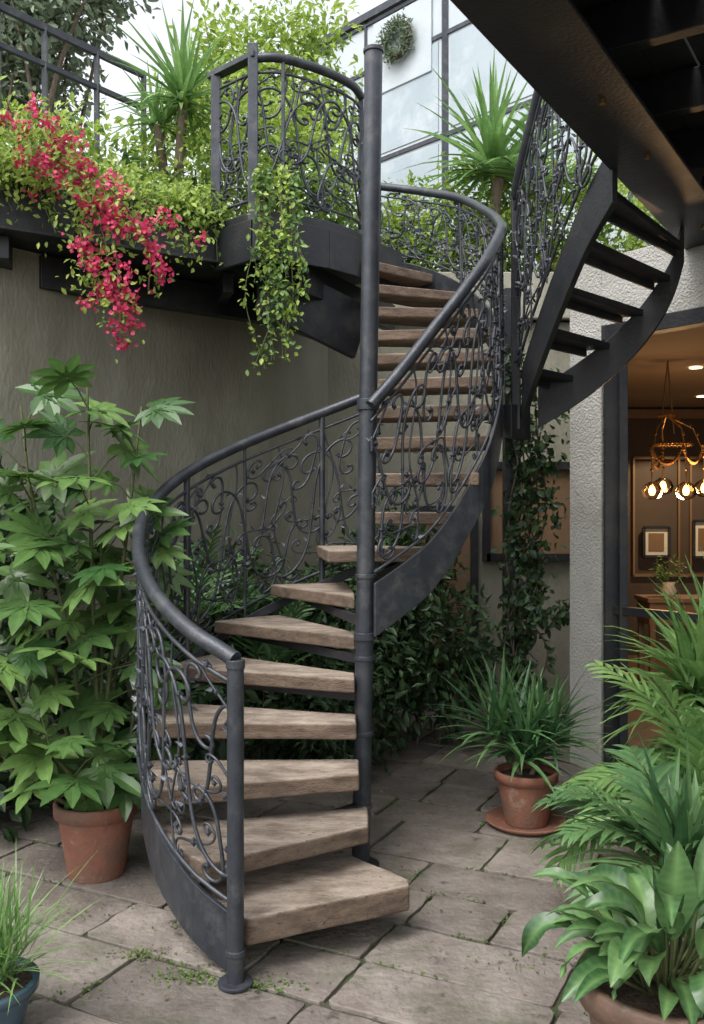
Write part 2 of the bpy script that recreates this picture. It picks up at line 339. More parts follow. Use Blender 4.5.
A.out('landing_fascia',M['dark'],ter,bevel=.004)
# ------------------------------------------------------------ scrolls
def scroll(kind,Phi=5.2,p=2.2,n=52):
    t=np.linspace(-1,1,n)
    th=Phi*np.abs(t)**(p+1) if kind=='S' else Phi*np.sign(t)*np.abs(t)**(p+1)
    d=np.stack([np.cos(th+math.pi/2),np.sin(th+math.pi/2)],1); q=np.cumsum(d,0); q-=(q[0]+q[-1])/2
    e=q.max(0)-q.min(0); q-= (q.max(0)+q.min(0))/2; return q/e[1]
def xf(q,size,rot,mir,cx,cy,sx=1):
    q=q.copy(); q[:,0]*=mir*sx; c,s=math.cos(rot),math.sin(rot); q=q@np.array([[c,s],[-s,c]]); return q*size+np.array([cx,cy])
def fill(name,B,T,parent,cw=.30,seed=1,rad=.0068,n=10,v0=.05,v1=.93,blob=.011):
    R=random.Random(seed); B=np.array(cat(B,n));T=np.array(cat(T,n)); mid=(B+T)/2
    ds=np.linalg.norm(np.diff(mid,axis=0),axis=1)*.9
    s=np.concatenate([[0],np.cumsum(ds)]); S=s[-1]; H=np.mean(T[:,2]-B[:,2])
    def mp(q,off=0):
        u=np.clip(q[:,0],0,S); v=(v0+(v1-v0)*np.clip(q[:,1]/H,0.0,1.0))[:,None]
        b=np.stack([np.interp(u,s,B[:,i]) for i in range(3)],1); t=np.stack([np.interp(u,s,T[:,i]) for i in range(3)],1)
        r=b+(t-b)*v; r[:,1]+=off; return r
    lines=[];thin=[];bl=[]
    nc=max(1,round(S/cw)); w=S/nc
    for k in range(nc):
        x=w*(k+.5); m=1 if k%2 else -1
        def put(L_,kind,size,rot,mir,cx,cy,Phi=5.2,sx=1.0,p=2.2):
            q=xf(scroll(kind,Phi+R.uniform(-.4,.4),p),size*R.uniform(.94,1.06),rot+R.uniform(-.12,.12),mir,cx+R.uniform(-.012,.012),cy+R.uniform(-.015,.015),sx)
            l=mp(q,R.uniform(-.006,.006)); L_.append(l); bl.append(l[0]); bl.append(l[-1])
            if R.random()<.6: bl.append(l[len(l)//2])
        put(lines,'S',H*.80,.12*m,m,x-w*.22*m,H*.47,5.0,.9)
        put(lines,'S',H*.62,-.15*m,-m,x+w*.24*m,H*.60,5.2,1.0)
        put(lines,'C',H*.40,.2*m,m,x+w*.20*m,H*.22,5.0,1.0)
        put(lines,'C',H*.34,2.9,m,x-w*.05*m,H*.80,5.0,1.0)
        put(thin,'C',H*.26,1.3,m,x+w*.03,H*.45,5.5)
        put(thin,'S',H*.30,1.2,m,x-w*.15*m,H*.14,5.5)
        put(thin,'S',H*.28,-.9,-m,x+w*.30*m,H*.90,5.5)
        put(thin,'C',H*.2,-.4,m,x-w*.38*m,H*.30,5.5)
        put(thin,'C',H*.2,2.2,-m,x+w*.42*m,H*.52,5.5)
        tt=np.linspace(0,1,20); q=np.stack([x+w*.5+.028*np.sin(tt*9+k),tt*H],1); thin.append(mp(q))
    tube(name+'_scrolls',lines,rad,M['metal'],parent,1); tube(name+'_tendrils',thin,rad*.68,M['metal'],parent,1)
    A=Acc()
    for c in bl:
        r=blob*R.uniform(.8,1.5); a=np.array([[1,0,0],[-1,0,0],[0,1,0],[0,-1,0],[0,0,1.2],[0,0,-1.2]])*r+c
        A.add(a,[(0,2,4),(2,1,4),(1,3,4),(3,0,4),(2,0,5),(1,2,5),(3,1,5),(0,3,5)])
    for l in lines+thin:
        for j in range(6,len(l)-6,11):
            if R.random()<.45:
                dd=unit(l[j+1]-l[j]); sd=unit(np.cross(dd,[.2,1,0.1]))*R.choice([-1,1])
                c=l[j]; A.add([c,c+dd*.012+sd*.012,c+sd*.034+dd*.016,c-dd*.006+sd*.014+np.array([0,-.005,0])],[(0,1,2,3)])
    A.out(name+'_leaf_ornament',M['metal'],parent,smooth=False)
def ribbon(name,top,bot,th,mat,parent):
    T=np.array(top);Bm=np.array(bot); n=len(T); d=np.gradient(T[:,:2],axis=0); d=unit(d); nr=np.column_stack([-d[:,1],d[:,0],np.zeros(n)])*th/2
    V=np.concatenate([T-nr,T+nr,Bm+nr,Bm-nr]); F=[]
    for i in range(n-1):
        for k in range(4):
            a=k*n; b=((k+1)%4)*n; F.append((a+i,a+i+1,b+i+1,b+i))
    F+=[(0,n,2*n,3*n),(4*n-1,3*n-1,2*n-1,n-1)]
    return mesh(name,V,F,mat,parent,bevel=.003)
# ------------------------------------------------------------ spiral staircase
st=empty('spiral_staircase')
C=(.045,4.10)
def R0(th): return float(np.interp(th,[20,32,45,60,75,100,140,190],[1.135,1.115,1.065,1.015,.99,.985,1.02,1.05]))
def hp(th,dr=0,z=0): a=math.radians(th); r=R0(th)+dr; return (C[0]-r*math.sin(a),C[1]-r*math.cos(a),z)
tube('central_pole',[[(.040,4.08,0),(.0985,4.08,3.68)]],.041,M['metal'],st,6)
A=Acc()
def disc(c,r,h): 
    A.prism([(c[0]+r*math.cos(i*math.pi/12),c[1]+r*math.sin(i*math.pi/12)) for i in range(24)],c[2],c[2]+h)
disc((.04,4.08,0),.085,.012); disc((.098,4.08,3.68),.047,.02); disc((.073,4.08,2.06),.05,.05); disc((.057,4.08,1.02),.05,.035)
for z,tx in [(.36,0),(.69,0),(1.03,0),(1.40,0)]: disc((.04+z*.0159,4.08,z-.1),.048,.02)
nx,ny=-.395,3.05
tube('newel_post',[[(nx,ny,0),(nx,ny,1.075)]],.029,M['metal'],st,5); disc((nx,ny,0),.06,.012); disc((nx,ny,.1),.035,.02); disc((nx,ny,1.07),.033,.03)
A.out('collars',M['metal'],st,bevel=.003)
zr=lambda th:1.10+.0073*(th-22.5)
hr=[(nx,ny,1.10)]+[hp(t,0,zr(t)) for t in range(27,187,4)]
tube('lower_handrail',[cat(hr,2)],.028,M['metal'],st,6)
zb=lambda th:.10+.0069*(th-22.5)
ths=list(range(22,187,4))
def hh(t): return .21 if t<85 else max(.05,.21-.16*(t-85)/35)
ribbon('lower_stringer',[hp(t,-.02,zb(t)+.11) for t in ths],[hp(t,-.02,max(.01,zb(t)+.11-hh(t))) for t in ths],.016,M['metal'],st)
fill('lower_railing',[hp(t,0,zb(t)+.12) for t in range(24,187,9)],[hp(t,0,zr(t)-.02) for t in range(24,187,9)],st,.28,3,.0074,n=4)
tube('lower_posts',[[hp(t,0,zb(t)+.1),hp(t,0,zr(t))] for t in (118,168)],.017,M['metal'],st,3)
tube('lower_posts_thin',[[hp(t,0,zb(t)+.1),hp(t,0,zr(t))] for t in (60,92,142)],.009,M['metal'],st,3)
tube('lower_bottom_rail',[[hp(t,0,zb(t)+.16) for t in range(24,187,4)],[hp(t,0,zr(t)-.09) for t in range(24,187,4)]],.008,M['metal'],st,3)
# treads
A=Acc()
def chip(poly,n=7,amp=.004):
    o=[]
    for i in range(len(poly)):
        p=np.array(poly[i]);q=np.array(poly[(i+1)%len(poly)]); l=np.linalg.norm(q-p); k=max(1,int(l/.09)); nr=np.array([-(q-p)[1],(q-p)[0]])/max(l,1e-6)
        for j in range(k): o.append(tuple(p+(q-p)*j/k+(nr*random.uniform(-amp,amp) if j else 0)))
    return o
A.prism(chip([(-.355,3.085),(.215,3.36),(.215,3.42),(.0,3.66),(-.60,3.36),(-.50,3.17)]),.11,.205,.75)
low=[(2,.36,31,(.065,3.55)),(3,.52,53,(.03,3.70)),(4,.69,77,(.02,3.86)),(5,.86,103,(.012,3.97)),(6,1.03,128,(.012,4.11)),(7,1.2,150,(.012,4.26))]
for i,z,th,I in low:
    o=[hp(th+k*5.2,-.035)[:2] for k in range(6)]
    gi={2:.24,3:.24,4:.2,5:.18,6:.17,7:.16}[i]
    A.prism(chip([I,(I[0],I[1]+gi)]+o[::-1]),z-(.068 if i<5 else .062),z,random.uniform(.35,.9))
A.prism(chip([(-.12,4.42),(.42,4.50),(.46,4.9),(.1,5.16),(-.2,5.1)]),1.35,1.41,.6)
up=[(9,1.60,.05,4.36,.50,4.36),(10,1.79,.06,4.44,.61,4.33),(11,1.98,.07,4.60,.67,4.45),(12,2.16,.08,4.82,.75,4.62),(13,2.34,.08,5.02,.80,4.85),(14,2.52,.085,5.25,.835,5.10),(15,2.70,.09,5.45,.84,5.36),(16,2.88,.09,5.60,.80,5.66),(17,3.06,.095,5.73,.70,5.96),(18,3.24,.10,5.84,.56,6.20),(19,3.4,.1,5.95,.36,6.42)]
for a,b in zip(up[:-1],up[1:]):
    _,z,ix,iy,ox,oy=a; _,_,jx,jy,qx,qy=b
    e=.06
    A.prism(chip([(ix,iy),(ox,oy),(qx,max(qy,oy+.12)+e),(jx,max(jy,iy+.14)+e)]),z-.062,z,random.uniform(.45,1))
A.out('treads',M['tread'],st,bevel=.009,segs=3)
A=Acc()
for i,z,th,I in low:
    o=hp(th+13,-.02); A.bar((.04,4.08+.0,z-.095),(o[0],o[1],z-.09),.035,.04)
A.bar((.06,4.1,1.27),(.25,4.9,1.29),.04,.08); A.bar((.08,4.1,2.3),(.09,4.85,2.3),.03,.05)
A.out('tread_brackets',M['dark'],st)
Tp=[(.085,4.02,2.075),(.22,4.1,2.24),(.37,4.2,2.44),(.52,4.30,2.64),(.665,4.45,2.85),(.785,4.75,3.08),(.852,5.2,3.27),(.85,5.6,3.46),(.72,6.0,3.69),(.49,6.32,3.85),(.2,6.55,3.97)]
Bp=[(.10,4.03,1.28),(.24,4.12,1.37),(.38,4.22,1.48),(.53,4.32,1.68),(.68,4.44,1.95),(.79,4.75,2.27),(.862,5.2,2.62),(.86,5.6,2.86),(.73,6.0,3.12),(.5,6.32,3.32),(.2,6.55,3.45)]
tube('upper_handrail',[cat(Tp,8)],.028,M['metal'],st,6)
bb=cat(Bp,6); ribbon('upper_stringer',bb,[p-np.array([0,0,.24]) for p in bb],.016,M['metal'],st)
fill('upper_railing',Bp,Tp,st,.26,11,n=8)
tube('upper_posts',[[Bp[5],Tp[5]],[Bp[8],Tp[8]],[Bp[10],Tp[10]]],.013,M['metal'],st,3)
tube('upper_bottom_rail',[[p+np.array([0,0,.05]) for p in bb],[p-np.array([0,0,.07]) for p in cat(Tp,6)]],.007,M['metal'],st,2)
tube('inner_bar',[[(.07,4.35,1.5),(.075,4.85,2.05),(.09,5.4,2.6),(.1,5.9,3.2)]],.02,M['dark'],st,3)
LB=[(-.86,5.70,3.42),(-.60,5.47,3.42),(-.42,5.48,3.42),(-.17,5.64,3.42),(.0,5.82,3.42),(.06,5.98,3.42)]
LT=[(x,y,4.36) for x,y,z in LB]
fill('landing_side_railing',LB[:2],LT[:2],st,.2,21,.0085,n=6); fill('landing_railing',LB[1:],LT[1:],st,.2,22,.0085,n=6)
tube('landing_handrail',[cat([(x,y,z) for x,y,z in LT[1:]],8)],.028,M['metal'],st,5)
A=Acc(); A.bar((-.90,5.74,4.37),(-.575,5.45,4.37),.07,.035)
for x,y,h in [(-.86,5.70,4.36),(-.60,5.47,4.44)]: A.bar((x,y,3.3),(x,y,h),.06,.06)
A.bar((.06,5.98,3.3),(.06,5.98,4.36),.035,.035); A.bar((-.42,5.48,3.4),(-.42,5.48,4.34),.022,.022)
A.out('landing_posts',M['metal'],st,bevel=.004)
tube('landing_rails',[cat([(x,y,3.5) for x,y,z in LB[1:]],6),cat([(x,y,4.27) for x,y,z in LB[1:]],6),[(-.86,5.7,3.5),(-.6,5.47,3.5)],[(-.86,5.7,4.27),(-.6,5.47,4.27)]],.009,M['metal'],st,2)
# ------------------------------------------------------------ second (dark) flight on the right
s2=empty('upper_steel_stair')
B2=[(.885,4.78,2.30),(.915,4.55,2.50),(.97,4.32,2.74),(1.04,4.10,2.98),(1.11,3.90,3.14)]
T2=[(.865,4.78,3.28),(.885,4.60,3.46),(.93,4.38,3.72),(.99,4.15,3.96),(1.06,3.92,4.12)]
b2=cat(B2,6); ribbon('left_stringer',[p+np.array([.03,0,.06]) for p in b2],[p-np.array([-.03,0,.20]) for p in b2],.03,M['dark'],s2)
B3=[(1.02,4.93,2.24),(1.20,4.88,2.35),(1.38,4.82,2.49),(1.54,4.76,2.66),(1.66,4.70,2.86),(1.73,4.70,3.08)]
b3=cat(B3,6); ribbon('right_stringer',[p+np.array([0,0,.04]) for p in b3],[p-np.array([0,0,.18]) for p in b3],.03,M['dark'],s2)
A=Acc()
i2=lambda t,b:b[min(len(b)-1,int(round(t*(len(b)-1))))]
for k in range(5):
    t=(k+.25)/5; t2=(k+1.0)/5
    z=2.34+.165*k
    l0,l1,r0_,r1=i2(t,b2),i2(t2,b2),i2(t,b3),i2(t2,b3)
    A.prism([(l0[0]+.03,l0[1]),(r0_[0],r0_[1]),(r1[0],r1[1]-.01),(l1[0]+.03,l1[1])],z-.035,z)
    A.bar((l0[0]+.03,l0[1],z-.04),(r0_[0],r0_[1],z-.04),.02,.055)
A.out('steps',M['dark'],s2,bevel=.004)
fill('railing',B2,T2,s2,.24,31,n=8); tube('handrail',[cat(T2,6)],.026,M['metal'],s2,5)
A=Acc(); A.bar((.872,4.80,2.04),(.872,4.80,3.32),.042,.042); A.bar((.95,4.9,2.08),(.82,4.75,2.08),.05,.18); A.out('post',M['dark'],s2,bevel=.003)
tube('rails',[[p+np.array([0,0,.1]) for p in b2],[p-np.array([0,0,.07]) for p in cat(T2,6)]],.008,M['metal'],s2,2)
# ------------------------------------------------------------ overhead deck (right)
dk=empty('overhead_balcony')
P0=np.array([.36,2.64]);P1=np.array([2.14,5.4]);dd=unit(P1-P0);nn=np.array([dd[1],-dd[0]])
a=P0-dd*1.5; b=P1+dd*.1
A=Acc(); A.prism([tuple(a),tuple(b),tuple(b+nn*.06),tuple(a+nn*.06)],3.10,3.48); A.prism([tuple(a-nn*.05),tuple(b-nn*.05),tuple(b+nn*.24),tuple(a+nn*.24)],3.085,3.102); A.prism([tuple(a-nn*.05),tuple(b-nn*.05),tuple(b+nn*.20),tuple(a+nn*.20)],3.482,3.50)
A.prism([tuple(a+nn*.75),tuple(b+nn*.75),tuple(b+nn*.83),tuple(a+nn*.83)],3.14,3.40)
A.prism([tuple(a+nn*1.5),tuple(b+nn*1.5),tuple(b+nn*1.58),tuple(a+nn*1.58)],3.14,3.40)
for k in range(7):
    c=a+dd*(.4+k*.62); A.bar((*(c+nn*.1),3.30),(*(c+nn*3.2),3.30),.06,.16)
A.out('beams',M['dark'],dk,bevel=.004)
A=Acc()
for k in range(20):
    o=.02+k*.16; A.prism([tuple(a+nn*o),tuple(b+nn*o),tuple(b+nn*(o+.15)),tuple(a+nn*(o+.15))],3.405,3.44)
A.out('deck_boards',M['deck'],dk)
A=Acc()
for t in (.9,2.3,2.9,4.0):
    c=a+dd*t+nn*.13; A.prism([(c[0]+.012*math.cos(i),c[1]+.012*math.sin(i)) for i in range(6)],3.07,3.086)
A.out('bolts',M['brass'],dk)
# ------------------------------------------------------------ house on the right
hs_=empty('stucco_house')
F0=np.array([1.545,5.52]);F1=np.array([2.025,4.92]);fd=unit(F1-F0);fn=np.array([-fd[1],fd[0]])
if fn[0]<0: fn=-fn
def fp(u,o=0): return tuple(F0+fd*u+fn*o)
A=Acc(); A.prism([fp(-.26),fp(-.02),fp(-.02,.25),fp(-.26,.25)],-.05,3.16)
A.prism([fp(-.02,.0),fp(4.2,.0),fp(4.2,.28),fp(-.02,.28)],2.74,3.16)
A.prism([fp(2.4,.0),fp(4.2,.0),fp(4.2,.28),fp(2.4,.28)],-.05,2.738)
A.out('stucco_walls',M['pale'],hs_,bevel=.006)
A=Acc(); A.prism([(1.45,5.72),(2.0,7.40),(2.12,7.40),(1.60,5.72)],-.05,3.155); A.out('side_wall',M['stucco'],hs_)
A=Acc()
def fbar(u0,z0,u1,z1,o=.05,w=.06,h=.06): A.bar((*fp(u0,o),z0),(*fp(u1,o),z1),w,h)
fbar(.01,0,.01,2.74,w=.08,h=.08); fbar(-.02,2.70,2.4,2.70,w=.1,h=.09); fbar(0.04,1.0,2.4,1.0,w=.05,h=.05); fbar(.10,0.05,.10,2.66,w=.05,h=.05)
fbar(1.15,.0,1.15,2.66); fbar(2.37,0,2.37,2.7); fbar(.04,.05,2.4,.05,w=.06,h=.12)
A.out('door_frame',M['dark'],hs_,bevel=.003)
A=Acc(); A.add([(*fp(1.18,.06),.1),(*fp(2.35,.06),.1),(*fp(2.35,.06),2.66),(*fp(1.18,.06),2.66)],[(0,1,2,3)]); A.out('glass_pane',M['glass'],hs_)
A=Acc(); A.add([(1.6,5.55,.01),(5,2.4,.01),(7,4,.01),(7,10.2,.01),(3.0,10.2,.01)],[(0,1,2,3,4)]); A.out('interior_floor',M['intfloor'],hs_)
A=Acc(); A.prism([(1.70,5.75),(5,2.6),(7,4),(7,10.2),(2.9,10.2)],2.76,2.80); A.out('interior_ceiling',M['ceil'],hs_)
A=Acc(); A.prism([(2.9,10.0),(7,10.0),(7,10.2),(2.9,10.2)],0,2.76); A.prism([(1.66,5.74),(1.74,5.70),(2.96,10.0),(2.86,10.0)],0,2.76); A.prism([(6.9,3),(7.1,3),(7.1,10),(6.9,10)],0,2.76); A.out('interior_walls',M['brownwall'],hs_)
A=Acc()
for x in (3.12,3.62,3.75,4.35): A.bar((x,9.97,.9),(x,9.97,2.2),.02,.03)
for z in (.9,2.2): A.bar((3.12,9.97,z),(4.4,9.97,z),.02,.03)
A.bar((2.95,9.95,2.68),(6,9.95,2.68),.08,.1); A.out('interior_mouldings',M['brownpanel'],hs_)
def pic(x,z,w_,h_):
    e=empty('framed_picture',(x,9.9,z)); A=Acc()
    for a,b in [((-w_,-h_),(w_,-h_)),((-w_,h_),(w_,h_)),((-w_,-h_),(-w_,h_)),((w_,-h_),(w_,h_))]: A.bar((x+a[0],9.93,z+a[1]),(x+b[0],9.93,z+b[1]),.03,.03)
    A.out('frame',M['dark'],e); A=Acc(); A.prism([(x-w_,9.94),(x+w_,9.94),(x+w_,9.96),(x-w_,9.96)],z-h_,z+h_); A.out('mount',M['white'],e)
    A=Acc(); A.prism([(x-w_*.6,9.93),(x+w_*.6,9.93),(x+w_*.6,9.938),(x-w_*.6,9.938)],z-h_*.6,z+h_*.6); A.out('print',M['brownpanel'],e)
pic(3.36,1.27,.14,.16); pic(3.90,1.30,.13,.2)
ch=empty('chandelier'); cx,cy=2.42,6.9
lines=[[(cx,cy,2.76),(cx-.04,cy,2.36)],[(cx,cy,2.76),(cx+.05,cy,2.20)]]
def chain(p,q,sag,n=16): return [tuple(np.array(p)*(1-t)+np.array(q)*t-np.array([0,0,sag*4*t*(1-t)])) for t in np.linspace(0,1,n)]
gl_=[(cx-.13,cy-.03,1.76),(cx+.12,cy-.06,1.76),(cx+.02,cy+.16,1.80),(cx+.28,cy,1.78)]
beadl=[]
for x,y,z in gl_: beadl.append([(cx-.01,cy,2.34),(x*.7+cx*.3,y,2.24),(x,y,2.05),(x,y,z+.06)])
beadl+= [chain((cx-.13,cy,2.1),(cx+.12,cy,2.1),.13),chain((cx-.13,cy,2.1),(cx+.02,cy+.16,2.1),.16),chain((cx+.12,cy,2.1),(cx+.28,cy,2.1),.12),[(cx+.04+.14*math.cos(a),cy+.12*math.sin(a),2.12) for a in np.linspace(0,6.283,24)],[(cx+.06*math.cos(a),cy+.06*math.sin(a),2.34) for a in np.linspace(0,6.283,16)]]
tube('stem_and_arms',lines+beadl,.006,M['brass'],ch,2)
A=Acc()
for l in beadl:
    l=np.array(cat(l,4 if len(l)>6 else 7)) 
    for p in l[::3]:
        r=.015; v=np.array([[1,0,0],[-1,0,0],[0,1,0],[0,-1,0],[0,0,1.3],[0,0,-1.3]])*r+p; A.add(v,[(0,2,4),(2,1,4),(1,3,4),(3,0,4),(2,0,5),(1,2,5),(3,1,5),(0,3,5)])
A.out('beads',M['brass'],ch)
for i,(x,y,z) in enumerate(gl_):
    lathe('bulb',[(0,-.035),(.018,-.028),(.026,0),(.02,.024),(.012,.04),(0,.042)],(x,y,z),M['bulb'],ch,16)
    lathe('glass_shade',[(.02,.07),(.06,.045),(.08,0),(.065,-.045),(.03,-.065)],(x,y,z),M['glass'],ch,24)
pl=bpy.data.lights.new('chandelier_light','POINT'); pl.energy=26; pl.color=(1,.62,.3); pl.shadow_soft_size=.1
o=bpy.data.objects.new('chandelier_light',pl); o.location=(cx+.05,cy,1.68); link(o,ch)
dl=empty('ceiling_downlights')
for x,y in [(2.75,7.2),(2.9,6.2),(3.5,9.0)]: lathe('lens',[(0,0),(.05,0)],(x,y,2.752),M['spot'],dl,16)
pl=bpy.data.lights.new('downlight','SPOT'); pl.energy=130; pl.spot_size=2.2; pl.color=(1,.75,.45); pl.shadow_soft_size=.05
o=bpy.data.objects.new('downlight',pl); o.location=(3.5,9.0,2.73); link(o,dl)
sb=empty('sideboard'); A=Acc(); A.prism([(2.6,7.9),(3.6,7.9),(3.6,8.3),(2.6,8.3)],.80,.84)
for x in (2.65,3.55):
    for y in (7.95,8.25): A.bar((x,y,0),(x,y,.80),.05,.05)
A.prism([(2.62,7.93),(3.58,7.93),(3.58,8.28),(2.62,8.28)],.60,.798); A.out('body',M['brownpanel'],sb,bevel=.005)
vs=empty('flower_vase'); lathe('vase',[(0,0),(.05,0),(.07,.05),(.05,.1),(.055,.13),(.05,.13)],(2.85,8.1,.84),M['white'],vs,20)
A=Acc(); cloud(A,[(2.85,8.1,1.07,.10,.09,.09)],20,8,.05,.45,.03); A.out('flowers',M['l_mid'],vs)
# ------------------------------------------------------------ white clad building beyond (upper storeys, set on the podium)
wb=empty('white_clad_building')
K0=np.array([-.49,12.0]);kd=np.array([1.07,-1.1]); kn=unit(np.array([1.1,1.07]))
KE=3.0
def kp(k,o=0): return tuple(K0+kd*k+kn*o)
A=Acc(); A.prism([kp(0),kp(KE),kp(KE,6),kp(0,6)],3.385,7.8); A.out('walls',M['panel'],wb)
A=Acc()
def kb(k0,z0,k1,z1,w_=.04,h_=.05): A.bar((*kp(k0,-.0),z0),(*kp(k1,-.0),z1),w_,h_)
for z in (7.12,5.95,4.8): kb(0,z,KE,z)
for k in (.02,.62,2.3,2.98): kb(k,3.39,k,7.79)
kb(1.46,3.39,1.46,7.79,.07,.09); kb(0,7.79,KE,7.79,.12,.09); kb(0,7.70,KE,7.70,.05,.03)
A.out('window_mullions',M['metal'],wb)
A=Acc()
for k0,k1,z0,z1 in [(.06,.58,6.02,7.06),(.66,1.40,6.02,7.06),(1.52,2.26,4.87,5.88),(1.52,2.26,6.02,7.06),(.66,1.40,4.87,5.88),(2.34,2.94,6.02,7.06),(2.34,2.94,4.87,5.88)]:
    A.prism([kp(k0,-.012),kp(k1,-.012),kp(k1,.0),kp(k0,.0)],z0,z1)
A.out('glazing',M['winglass'],wb)
A=Acc(); A.prism([kp(.72,-.03),kp(1.34,-.03),kp(1.34,.0),kp(.72,.0)],6.75,7.66); A.out('raised_panel',M['panel'],wb,bevel=.01)
wr=empty('hanging_wreath'); A=Acc(); c=np.array([*kp(1.02,-.08),7.27]); u=np.array([*unit(kd),0])
n=900; a=rng.uniform(0,6.283,n); rr=.19+rng.normal(size=n)*.045
P=c+u*(rr*np.cos(a))[:,None]+np.array([0,0,1.])*(rr*np.sin(a))[:,None]-np.array([*kn,0])*rng.uniform(0,.08,n)[:,None]
leaves(A,P,rng.normal(size=(n,3)),rng.normal(size=(n,3)),.06,.022,rng.uniform(0,.4,n)); A.out('wreath_twigs',M['l_far'],wr)
tube('wreath_ring',[[c+u*.2*math.cos(t)+np.array([0,0,.2*math.sin(t)]) for t in np.linspace(0,6.283,30)]],.03,M['twig'],wr)
# ------------------------------------------------------------ terrace fence (left)
tf=empty('terrace_fence'); A=Acc()
fa=np.array([-3.2,5.0]); fb=np.array([-1.62,7.0])
for z in (5.0,4.74,3.95): A.bar((*fa,z),(*fb,z),.035,.035 if z<5 else .05)
for t in (.1,.32,.52,.66,.83,1.0):
    p=fa+(fb-fa)*t; A.bar((*p,3.4),(*p,5.0),.035,.035)
A.out('posts_and_rails',M['metal'],tf)
# ------------------------------------------------------------ vegetation on terrace
sh=empty('terrace_shrubs')
A=Acc(); cloud(A,[(-2.3,6.1,3.9,.55,.4,.38),(-1.75,6.2,3.95,.4,.35,.35),(-1.15,6.8,4.15,.5,.4,.5),(-.75,7.2,4.35,.45,.4,.7),(-.35,7.6,4.3,.4,.4,.65),(.25,8.0,3.95,.5,.35,.4),(.75,8.0,4.05,.45,.35,.45),(1.3,8.0,4.1,.5,.35,.5),(1.9,8.1,4.2,.5,.35,.55),(2.5,8.1,4.1,.5,.35,.5),(3.1,8.1,4.1,.5,.35,.5)],950,22,.065,.5,.08)
A.out('bright_foliage',M['l_bright'],sh)
A=Acc(); cloud(A,[(-2.0,6.4,3.9,.9,.4,.35),(-.9,7.3,4.0,.8,.4,.45),(1.3,8.3,4.0,1.5,.3,.5)],260,20,.09,.5,.1); A.out('inner_foliage',M['l_mid'],sh)
def tree(name,base,h,blobs,mat,clumps,per,ls,tr=.06,spread=.1):
    e=empty(name,base); b=np.array(base); ls_=[];rs=[]
    top=b+np.array([.05,0,h]); tpts=cat([b,b+np.array([.04,0,h*.35]),b+np.array([-.03,.02,h*.7]),top],6); ls_.append(tpts); rs.append(list(np.linspace(1,.45,len(tpts))))
    for bl in blobs:
        c=np.array(bl[:3]); st_=tpts[int(len(tpts)*random.uniform(.45,.85))]
        for k in range(3):
            en=c+rng.normal(size=3)*np.array(bl[3:6])*.5; l=cat([st_,(st_+en)/2+rng.normal(size=3)*.08*h/3,en],5); ls_.append(l); rs.append(list(np.linspace(.4,.08,len(l))))
    tube('trunk_and_limbs',ls_,tr,M['bark'],e,2,rs)
    A=Acc(); cloud(A,blobs,clumps,per,ls,.5,spread,shell=.35); A.out('crown',mat,e); return e
tree('ornamental_tree',(-.9,8.6,3.4),2.0,[(-1.1,8.5,5.9,.5,.45,.4),(-.55,8.6,6.1,.45,.4,.4),(-.8,8.5,5.4,.6,.5,.4),(-1.45,8.6,5.4,.4,.4,.35),(-.3,8.5,5.3,.4,.4,.35)],M['l_bright'],280,22,.08,.045)
tree('tree',(-5.2,14,0),8.5,[(-5.3,14,9.6,1.1,1,.9),(-4.4,13.6,9.2,.8,.8,.7),(-6.3,14,9.0,1,1,.9),(-4.9,14,10.8,1,1,.8),(-3.7,13.8,9.9,.6,.6,.5),(-5.2,13.8,8.2,.9,.8,.6)],M['l_far'],520,22,.16,.16,.2)
tree('tree',(-8.5,17,0),9,[(-8,17,10.5,1.6,1.5,1.4),(-6.4,17,12.0,1.2,1.2,.9),(-9.5,17,9.5,1.5,1.4,1.3)],M['l_far'],350,24,.2,.2,.26)
yu=empty('yucca_tree',(-1.25,6.4,3.45)); tube('trunk',[[(-1.25,6.4,3.4),(-1.24,6.4,3.9),(-1.2,6.4,4.5)],[(-1.3,6.45,3.4),(-1.34,6.42,4.0),(-1.38,6.4,4.35)]],.035,M['bark'],yu,3)
A=Acc(); rosette(A,(-1.2,6.4,4.5),90,.60,.038,(-25,85),.55,'strap',6,(.3,1)); rosette(A,(-1.38,6.4,4.33),40,.4,.03,(-10,85),.5,'strap',5,(.3,1)); A.out('leaves',M['l_palm'],yu)
pm=empty('fan_palm',(1.2,7.75,3.6)); tube('trunk',[[(1.2,7.75,3.5),(1.22,7.75,4.1),(1.25,7.7,4.45)]],.05,M['bark'],pm,3)
A=Acc(); ln=[]
rosette(A,(1.2,7.7,4.5),110,.85,.06,(-5,85),.9,tone=(.3,1)); 
for k in range(8): frond(A,ln,(1.5,7.75,4.3),k*2.4,random.uniform(30,75),random.uniform(.6,.8),14,.34,.04,1.1,random.uniform(.3,.9))
tube('ribs',ln,.006,M['stem'],pm,1); A.out('fronds',M['l_palm'],pm)
def strand(acc,pts,nl,ls,spread,tone=(0,1),lines=None,wf=.55):
    l=np.array(cat(pts,8)); idx=rng.uniform(0,len(l)-1.001,nl); i=idx.astype(int); fr=(idx-i)[:,None]
    P=l[i]*(1-fr)+l[i+1]*fr+rng.normal(size=(nl,3))*spread
    D=rng.normal(size=(nl,3))*.7+np.array([0,-.35,-.4]); N=np.array([0,-.6,.7])+rng.normal(size=(nl,3))*.4
    s=ls*rng.uniform(.6,1.3,nl); leaves(acc,P,D,N,s,s*wf,rng.uniform(*tone,nl))
    if lines is not None: lines.append(list(l))
tv=empty('trailing_vines'); A=Acc(); ln=[]
